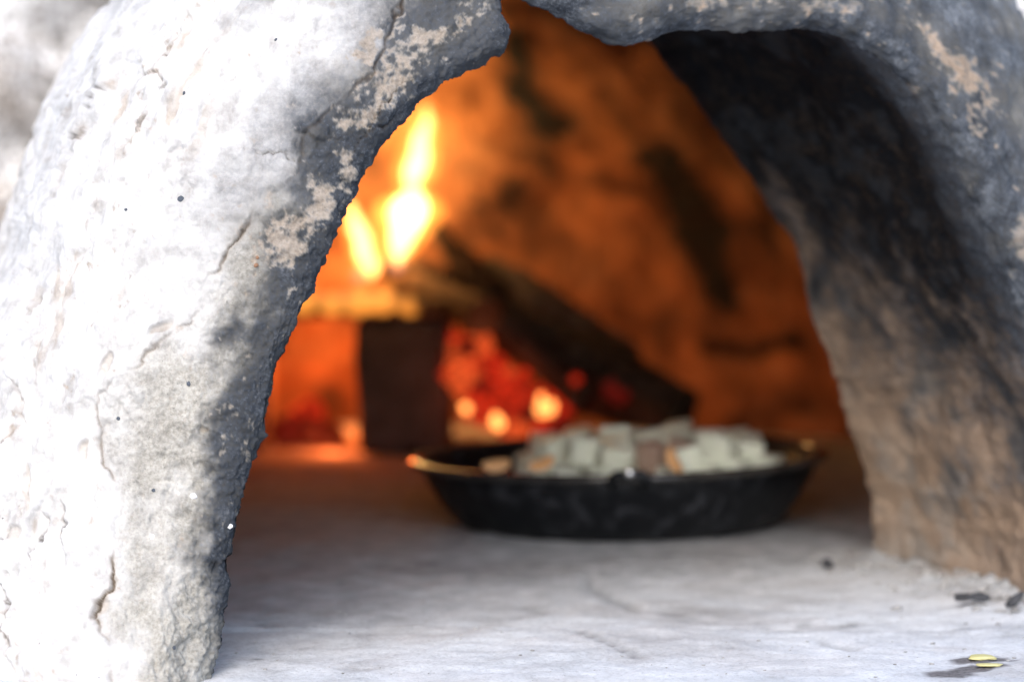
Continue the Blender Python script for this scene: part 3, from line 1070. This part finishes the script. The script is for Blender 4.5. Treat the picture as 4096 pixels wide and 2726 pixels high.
def block(name, size, mat, loc, rotz, label, cat, seed):
    bm = bmesh.new()
    bmesh.ops.create_cube(bm, size=1.0)
    bmesh.ops.subdivide_edges(bm, edges=bm.edges[:], cuts=7, use_grid_fill=True)
    V = np.array([v.co[:] for v in bm.verts])
    r = np.abs(V).max(1, keepdims=True)
    sphere = V / (np.linalg.norm(V, axis=1, keepdims=True) + 1e-9) * 0.62
    V = np.where(np.linalg.norm(V, axis=1, keepdims=True) > 0.62, V * 0.75 + sphere * 0.25, V)
    V = V * np.array(size)
    V = V + 0.004 * np.stack([fbm(V + seed + k * 5, 0.04, 3) for k in range(3)], -1)
    for v, c in zip(bm.verts, V):
        v.co = c
    for f in bm.faces:
        f.smooth = True
    me = bpy.data.meshes.new(name)
    bm.to_mesh(me)
    bm.free()
    o = add(name, me, mat, loc, (0, 0, rotz))
    return tag(o, label, cat)


bq0, bq1 = at(1420, 1800, 2.76), at(1800, 1800, 2.76)
bw = bq1[0] - bq0[0]
block('fire_brick', (bw, 0.20, 0.158), BRICK, ((bq0[0] + bq1[0]) / 2, 2.86, 0.078), 0.0,
      'dark sooty upright brick between the orange glow and the red coals', 'brick', 1)
block('fire_brick', (0.10, 0.20, 0.158), BRICK, (at(905, 1800, 2.86)[0], 2.88, 0.078), 0.06,
      'sooty upright brick half hidden behind the white left flank of the oven mouth', 'brick', 2)
sx0, sx1 = at(860, 1240, 2.74)[0], at(1775, 1240, 2.74)[0]
block('stone_slab', (sx1 - sx0, 0.26, 0.018), WOOD, ((sx0 + sx1) / 2, 2.875, 0.166), 0.02,
      'flat slab bridging the bricks with the flames burning on it', 'slab', 3)


def log(name, pts, radii, mat, label, seed, cat='log', endmat=None, seg=18, n=34):
    P = np.array(pts, float)
    t = np.linspace(0, len(P) - 1, n)
    C = np.stack([np.interp(t, np.arange(len(P)), P[:, k]) for k in range(3)], -1)
    R = np.interp(t, np.arange(len(P)), radii)
    V, F, e0, e1 = tube_np(C, R, seg)
    m = n * seg
    ax = np.repeat(C, seg, 0)
    d = V[:m] - ax
    q = np.concatenate([d / 0.02 + seed, ], 1) + np.repeat(t[:, None] * 0.9, seg, 0)
    V[:m] = ax + d * (1 + 0.22 * fbm(q, 1.0, 3))[:, None]
    base_ = C.min(0)
    root = empty(name, tuple(C[np.argmin(C[:, 2])]))
    o0 = np.array(root.location)
    me = bpy.data.meshes.new('bark')
    me.from_pydata([tuple(v) for v in V[:m] - o0], [], [tuple(f) for f in F])
    me.polygons.foreach_set('use_smooth', np.full(len(me.polygons), True))
    me.materials.append(mat)
    b = bpy.data.objects.new('bark', me)
    COL.objects.link(b)
    b.parent = root
    for e, ring in ((e0, 0), (e1, n - 1)):
        ids = list(range(ring * seg, ring * seg + seg))
        me = bpy.data.meshes.new('cut_end')
        verts = [tuple(V[i] - o0) for i in ids] + [tuple(C[ring] - o0)]
        fs = [(k, (k + 1) % seg, seg) for k in range(seg)]
        if ring == 0:
            fs = [f[::-1] for f in fs]
        me.from_pydata(verts, [], fs)
        me.materials.append(endmat or mat)
        c = bpy.data.objects.new('cut_end', me)
        COL.objects.link(c)
        c.parent = root
    tag(root, label, cat, 'firewood on the fire')
    return root


log('firewood_log', [at(1770, 1150, 2.86), at(2250, 1420, 2.80), at(2740, 1655, 2.72)], [0.027, 0.034, 0.030], BARK,
    'thick charred log sloping from the slab down to the floor behind the pan', 1)
log('firewood_log', [at(1930, 1075, 2.98), at(2150, 1210, 2.95), at(2480, 1440, 2.92), at(2560, 1600, 2.9)], [0.020, 0.026, 0.026, 0.020], BARK2,
    'dark log lying behind the thick sloping log', 2)
log('firewood_branch', [at(1716, 885, 2.93), at(1800, 985, 2.92), at(1900, 1100, 2.91), at(2010, 1200, 2.90)], [0.010, 0.014, 0.018, 0.018], BARK,
    'thin blackened branch sticking up beside the tall flame', 3, 'branch')
log('firewood_log', [at(1600, 1120, 2.95), at(1760, 1195, 2.84), at(1935, 1262, 2.72)], [0.018, 0.022, 0.020], WOOD,
    'short brown scorched stick with its cut end over the coals', 4)
log('firewood_log', [at(1560, 1080, 2.96), at(1690, 1110, 2.92), at(1830, 1150, 2.9)], [0.018, 0.020, 0.018], BARK,
    'dark short stick lying across the slab under the tall flame', 5)
log('firewood_log', [at(2000, 1300, 2.76), at(2200, 1470, 2.73), at(2330, 1600, 2.70)], [0.014, 0.018, 0.014], BARK,
    'slim charred stick lying along the upper edge of the red coals', 6)
log('firewood_log', [at(2330, 1600, 2.80), at(2560, 1640, 2.72), at(2700, 1690, 2.66)], [0.016, 0.020, 0.014], BARK,
    'blackened log end lying low behind the heap of food cubes', 7)


def ember_mat(name, col, strength, dark=0.5):
    m = MatB(name, 0.95, 0.1)
    p = m.objco()
    m.color((0.03, 0.025, 0.025))
    n = m.noise(p, 2.6, 5, 0.7)
    f = m.ramp(n, [(0.40, dark * 0.08), (0.62, 1.0)])
    m.b.inputs['Emission Color'].default_value = (*col, 1)
    m.link(m.math('MULTIPLY', f, strength), m.b.inputs['Emission Strength'])
    m.m.cycles.emission_sampling = 'NONE'
    return m.m


E_RED = ember_mat('ember_red', (1.0, 0.036, 0.009), 0.42)
E_ORG = ember_mat('ember_orange', (1.0, 0.11, 0.022), 0.6)
E_HOT = ember_mat('ember_hot', (1.0, 0.30, 0.07), 2.6, 4.0)
E_DIM = ember_mat('ember_dim', (1.0, 0.03, 0.015), 0.08)
em_me = {}
for nm, mt in (('r', E_RED), ('o', E_ORG), ('h', E_HOT), ('d', E_DIM)):
    em_me[nm] = []
    for k in range(3):
        me = lump_mesh('ember', 30 + k, (1, 0.85, 0.75), 0.75, 2, 0.75)
        me.materials.append(mt)
        em_me[nm].append(me)
embers = [(1750, 1330, 2.80, .018, 'd'), (1765, 1420, 2.78, .022, 'o'), (1830, 1375, 2.80, .020, 'r'), (1880, 1420, 2.79, .024, 'o'), (1925, 1380, 2.79, .016, 'o'),
          (1800, 1500, 2.77, .022, 'r'), (1870, 1490, 2.77, .026, 'o'), (1950, 1470, 2.78, .022, 'r'), (2010, 1480, 2.78, .020, 'r'),
          (1840, 1545, 2.75, .014, 'o'), (1930, 1555, 2.76, .022, 'd'), (2000, 1560, 2.76, .022, 'r'), (2070, 1545, 2.77, .022, 'r'), (2110, 1600, 2.77, .018, 'd'),
          (1900, 1620, 2.74, .022, 'r'), (1970, 1640, 2.74, .022, 'r'), (2040, 1650, 2.75, .022, 'r'), (1865, 1630, 2.715, .0085, 'h'), (1990, 1692, 2.705, .0105, 'h'),
          (2060, 1722, 2.70, .012, 'o'), (2100, 1690, 2.74, .020, 'd'), (2178, 1617, 2.74, .013, 'h'), (2195, 1625, 2.76, .026, 'r'), (2260, 1640, 2.77, .018, 'd'),
          (2300, 1516, 2.665, .006, 'r'), (2160, 1700, 2.76, .022, 'r'), (2250, 1720, 2.75, .020, 'd'), (1760, 1380, 2.785, .013, 'o'), (2440, 1560, 2.63, .010, 'd'), (2480, 1590, 2.63, .012, 'd')]
elab = {'r': 'red glowing coal in the ember heap behind the pan', 'o': 'bright orange coal in the ember heap behind the pan',
        'h': 'small yellow hot spark of coal at the front of the ember heap', 'd': 'dull dark red coal at the edge of the ember heap'}
er = random.Random(11)
for (bx, by, bd, br_, bk) in list(embers)[:22]:
    embers.append((bx + er.uniform(-45, 45), by + er.uniform(-35, 35), bd - 0.012, br_ * er.uniform(0.3, 0.55), er.choice('rrrodd')))
for k, (px, py, dp, r, kd) in enumerate(embers):
    r *= 0.86 if kd != 'h' else 0.8
    o = add('ember', em_me[kd][k % 3], None, tuple(at(px, py, dp)), (k * 0.7, k * 1.3, k * 2.1), r)
    tag(o, elab[kd], 'ember', {'r': 'red coals', 'o': 'orange coals', 'h': 'hot coals', 'd': 'dull coals'}[kd] + ' in the ember heap')
# coals under the slab
for k, (px, py, dp, r, kd) in enumerate([(1150, 1770, 2.86, .020, 'd'), (1200, 1740, 2.88, .026, 'd'), (1265, 1765, 2.86, .024, 'd'), (1330, 1790, 2.85, .018, 'd'),
                                         (1220, 1690, 2.92, .022, 'r'), (1130, 1720, 2.95, .022, 'd'), (1310, 1740, 2.93, .022, 'd')]):
    o = add('ember', em_me[kd][k % 3], None, tuple(at(px, py, dp)), (k * 0.5, k * 1.1, k * 1.7), r)
    tag(o, 'dark red coal lying on the floor under the slab beside the upright brick', 'ember', 'coals under the slab')


def flame_mat(name, col, strength):
    m = bpy.data.materials.new(name)
    m.use_nodes = True
    nt = m.node_tree
    nt.nodes.remove(nt.nodes['Principled BSDF'])
    e = nt.nodes.new('ShaderNodeEmission')
    e.inputs['Color'].default_value = (*col, 1)
    e.inputs['Strength'].default_value = strength
    nt.links.new(e.outputs[0], nt.nodes['Material Output'].inputs['Volume'])
    m.volume_intersection_method = 'FAST' if hasattr(m, 'volume_intersection_method') else None
    return m


try:
    FLAME = flame_mat('flame_gas', (1.0, 0.39, 0.12), 165.0)
except Exception:
    FLAME = None
if FLAME is None:
    raise RuntimeError('flame material')
FLAME_LOW = flame_mat('low_flame_gas', (1.0, 0.33, 0.045), 20.0)
FLAME_TIP = flame_mat('flame_root_gas', (0.75, 0.42, 0.55), 10.0)


def flame_mesh(name, rings, depth, flat=0.75):
    """rings: (centre px, py, half width px); a closed skin round the burning gas."""
    seg = 20
    V = []
    k = depth / FPX
    base = at(rings[-1][0], rings[-1][1], depth)
    R = np.array(rings, float)
    t = np.linspace(0, len(R) - 1, 6 * (len(R) - 1) + 1)
    cx, cy, hw = [np.interp(t, np.arange(len(R)), R[:, c]) for c in range(3)]
    ker = np.ones(5) / 5
    sm_ = lambda a: np.convolve(np.pad(a, 2, mode='edge'), ker, 'valid')
    cx, cy, hw = sm_(cx), sm_(cy), sm_(hw)
    hw[0] = hw[-1] = 0.5
    for x, y, h in zip(cx, cy, hw):
        c = at(x, y, depth)
        for a in np.linspace(0, 2 * math.pi, seg, endpoint=False):
            V.append(c + np.array([math.cos(a) * h * k, math.sin(a) * h * k * flat, 0]))
    V = np.array(V) - base
    n = len(cx)
    idx = np.arange(n * seg).reshape(n, seg)
    nx = np.roll(idx, -1, 1)
    F = [tuple(f) for f in np.stack([idx[:-1], idx[1:], nx[1:], nx[:-1]], -1).reshape(-1, 4)]
    F += [tuple(idx[0]), tuple(idx[-1][::-1])]
    me = bpy.data.meshes.new(name)
    me.from_pydata([tuple(v) for v in V], [], F)
    bm = bmesh.new()
    bm.from_mesh(me)
    bmesh.ops.recalc_face_normals(bm, faces=bm.faces[:])
    bm.to_mesh(me)
    bm.free()
    me.polygons.foreach_set('use_smooth', np.full(len(me.polygons), True))
    return me, base


def flame(rings, depth, label, mat, light=0.0, lcol=(1.0, 0.60, 0.19), lpos=None, rad=0.03, root_rings=None):
    me, base = flame_mesh('flame', [(x, y, h * (0.84 if mat is FLAME else 1.0)) for x, y, h in rings], depth)
    vv = np.array([v.co[:] for v in me.vertices])
    wz = np.stack([fbm(vv + base + q * 3.3, 0.035, 3, 0.6) for q in range(3)], -1)
    vv = vv + wz * np.array([0.0060, 0.004, 0.003])
    me.vertices.foreach_set('co', vv.ravel())
    me.update()
    o = add('flame', me, mat, tuple(base))
    tag(o, label, 'flame', 'flames over the firewood')
    if mat is FLAME:
        hal, hb = flame_mesh('flame_halo', [(x, y - (18 if q == 0 else 0), h * 1.45 + 6) for q, (x, y, h) in enumerate(rings)], depth + 0.004)
        add('flame_halo', hal, FLAME_LOW, tuple(np.array(hb) - base), parent=o)
    if root_rings:
        me2, b2 = flame_mesh('flame_root', root_rings, depth - 0.01)
        add('flame_root', me2, FLAME_TIP, tuple(np.array(b2) - base), parent=o)
    if light:
        L = bpy.data.lights.new('flame_light', 'POINT')
        L.energy = light
        L.color = lcol
        L.shadow_soft_size = rad
        lo = bpy.data.objects.new('flame_light', L)
        COL.objects.link(lo)
        lo.parent = o
        lo.location = tuple(np.array(lpos) - base)
    return o


flame([(1716, 405, 3), (1706, 460, 22), (1694, 540, 44), (1676, 620, 56), (1656, 700, 56), (1642, 750, 40), (1632, 790, 6)], 2.90,
      'tall detached tongue of white flame above the firewood', FLAME, 0.40, lpos=at(1640, 640, 3.02))
flame([(1655, 740, 5), (1646, 772, 44), (1634, 815, 92), (1630, 865, 100), (1620, 930, 72), (1602, 1000, 46), (1592, 1045, 30), (1588, 1075, 5)], 2.90,
      'broad white flame with a narrow foot rising beside the thin branch', FLAME, 0.40, lpos=at(1560, 900, 3.02),
      root_rings=[(1592, 1020, 4), (1590, 1045, 34), (1586, 1075, 28), (1584, 1095, 4)])
flame([(1385, 770, 3), (1402, 840, 24), (1428, 920, 40), (1460, 1000, 46), (1478, 1060, 40), (1474, 1100, 26), (1470, 1125, 5)], 2.92,
      'slanting white flame half hidden behind the oven mouth edge', FLAME, 0.58, lpos=at(1360, 940, 3.02),
      root_rings=[(1452, 1060, 4), (1446, 1085, 34), (1438, 1115, 28), (1434, 1140, 4)])
for (cx, top, hw, dp, lab) in [(1110, 1090, 55, 2.73, 'low yellow flame on the slab right behind the oven mouth edge'),
                               (1215, 1125, 60, 2.72, 'small low yellow flame between two taller ones on the slab'),
                               (1330, 1150, 60, 2.725, 'lowest yellow flame licking over the middle of the slab'),
                               (1440, 1120, 65, 2.72, 'low yellow flame under the slanting white flame'),
                               (1535, 1105, 55, 2.73, 'low yellow flame above the upright dark brick'),
                               (1625, 1165, 40, 2.74, 'faint low flame beside the scorched brown stick')]:
    h_ = 1262 - top
    flame([(cx + 18, top, 3), (cx + 10, top + 0.25 * h_, hw * 0.45), (cx - 4, top + 0.55 * h_, hw * 0.9), (cx, top + 0.8 * h_, hw), (cx + 4, top + 0.93 * h_, hw * 0.7), (cx, 1264, 4)],
          dp, lab, FLAME_LOW)

# light of the coals themselves
def glow(parent_name, label, loc, energy, col, rad):
    L = bpy.data.lights.new('coal_glow', 'POINT')
    L.energy = energy
    L.color = col
    L.shadow_soft_size = rad
    lo = bpy.data.objects.new('coal_glow', L)
    lo.location = tuple(loc)
    COL.objects.link(lo)
    return lo


glow('', '', at(1230, 1500, 2.99), 1.3, (1.0, 0.16, 0.025), 0.04)
glow('', '', at(1330, 1745, 2.80), 0.22, (1.0, 0.18, 0.04), 0.03)
glow('', '', at(2000, 1560, 2.66), 0.05, (1.0, 0.14, 0.03), 0.03)

# ------------------------------------------------------------------ crumbs, charcoal and petals on the floor
CHAR = simple('charcoal', (0.014, 0.015, 0.018), (0.07, 0.072, 0.08), 50, 0.8, 0.3, 0.6, 0.003)
q = on_floor(3890, 2432)
ch = add('charcoal_piece', lump_mesh('charcoal_piece', 41, (0.0105, 0.006, 0.0034), 0.9, 3, 1.0), CHAR, (q[0], q[1], floor_z(q[0], q[1]) + 0.006), (0, 0.05, 0.15))
tag(ch, 'black lump of charcoal at the foot of the right oven wall', 'charcoal')
q = on_floor(4055, 2442)
ch = add('charcoal_piece', lump_mesh('charcoal_piece', 42, (0.008, 0.003, 0.003), 0.5, 2, 0.8), CHAR, (q[0], q[1], floor_z(q[0], q[1]) + 0.004), (0, -0.5, 0.3))
tag(ch, 'small tilted charcoal splinter at the foot of the right oven wall', 'charcoal')
q = on_floor(3310, 2285)
ch = add('charcoal_piece', lump_mesh('charcoal_piece', 43, (0.0045, 0.004, 0.004), 0.4, 2, 0.8), CHAR, (q[0], q[1], floor_z(q[0], q[1]) + 0.004), (0, 0, 0.3))
tag(ch, 'small round charcoal crumb on the ash before the pan', 'charcoal')
PETAL = simple('yellow_petal', (0.46, 0.43, 0.19), (0.58, 0.55, 0.29), 90, 0.7, 0.2, 0.3)
for (px, py, rx, ry, lab, sd) in [(3930, 2656, 0.0085, 0.0075, 'larger yellow petal flake on the grey damp stain of the sill', 51),
                                  (3955, 2690, 0.0080, 0.0045, 'smaller narrow yellow petal flake on the grey damp stain of the sill', 52)]:
    q = on_floor(px, py)
    o = add('petal_flake', lump_mesh('petal_flake', sd, (rx, ry, 0.0012), 0.35, 3), PETAL, (q[0], q[1], floor_z(q[0], q[1]) + 0.0012))
    tag(o, lab, 'petal')
# loose crumbs of clay and ash
CRUMB = simple('clay_crumb', (0.20, 0.195, 0.19), (0.40, 0.395, 0.39), 8, 0.95, 0.1, 0.4)
bm_v, bm_f = [], []
base_l = [lump_mesh('crumb_src', 60 + k, (1, 1, 0.8), 0.4, 1) for k in range(3)]
src = []
for m_ in base_l:
    src.append((np.array([v.co[:] for v in m_.vertices]), np.array([p_.vertices[:] for p_ in m_.polygons])))
    bpy.data.meshes.remove(m_)
nv = 0
for k in range(620):
    if k < 330:
        s_ = rng.uniform(-0.05, REVEAL)
        u_ = np.interp(s_, [-0.05, REVEAL], [FR[-1, 0], IN[-1, 0]]) - abs(rng.gauss(0, 0.03)) - 0.008
        P = L0 + u_ * U + s_ * NN
        r = 0.0010 + 0.0030 * rng.random() ** 2
    else:
        P = np.array([rng.uniform(-0.25, 0.42), rng.uniform(1.40, 2.0), 0])
        r = 0.0004 + 0.0011 * rng.random() ** 3
    if not (fx[0] < P[0] < fx[-1]):
        continue
    vs, fs = src[k % 3]
    c, s2 = math.cos(k), math.sin(k)
    vv = vs @ np.array([[c, -s2, 0], [s2, c, 0], [0, 0, 1]]) * r * np.array([1.3, 1, 0.6])
    bm_v.append(vv + np.array([P[0], P[1], floor_z(P[0], P[1]) + r * 0.35]))
    bm_f.append(fs + nv)
    nv += len(vs)
cr = mesh_np('clay_crumbs', np.vstack(bm_v), np.vstack(bm_f), CRUMB)
tag(cr, 'grey crumbs of clay and ash scattered over the oven sill', 'crumbs', kind='stuff')
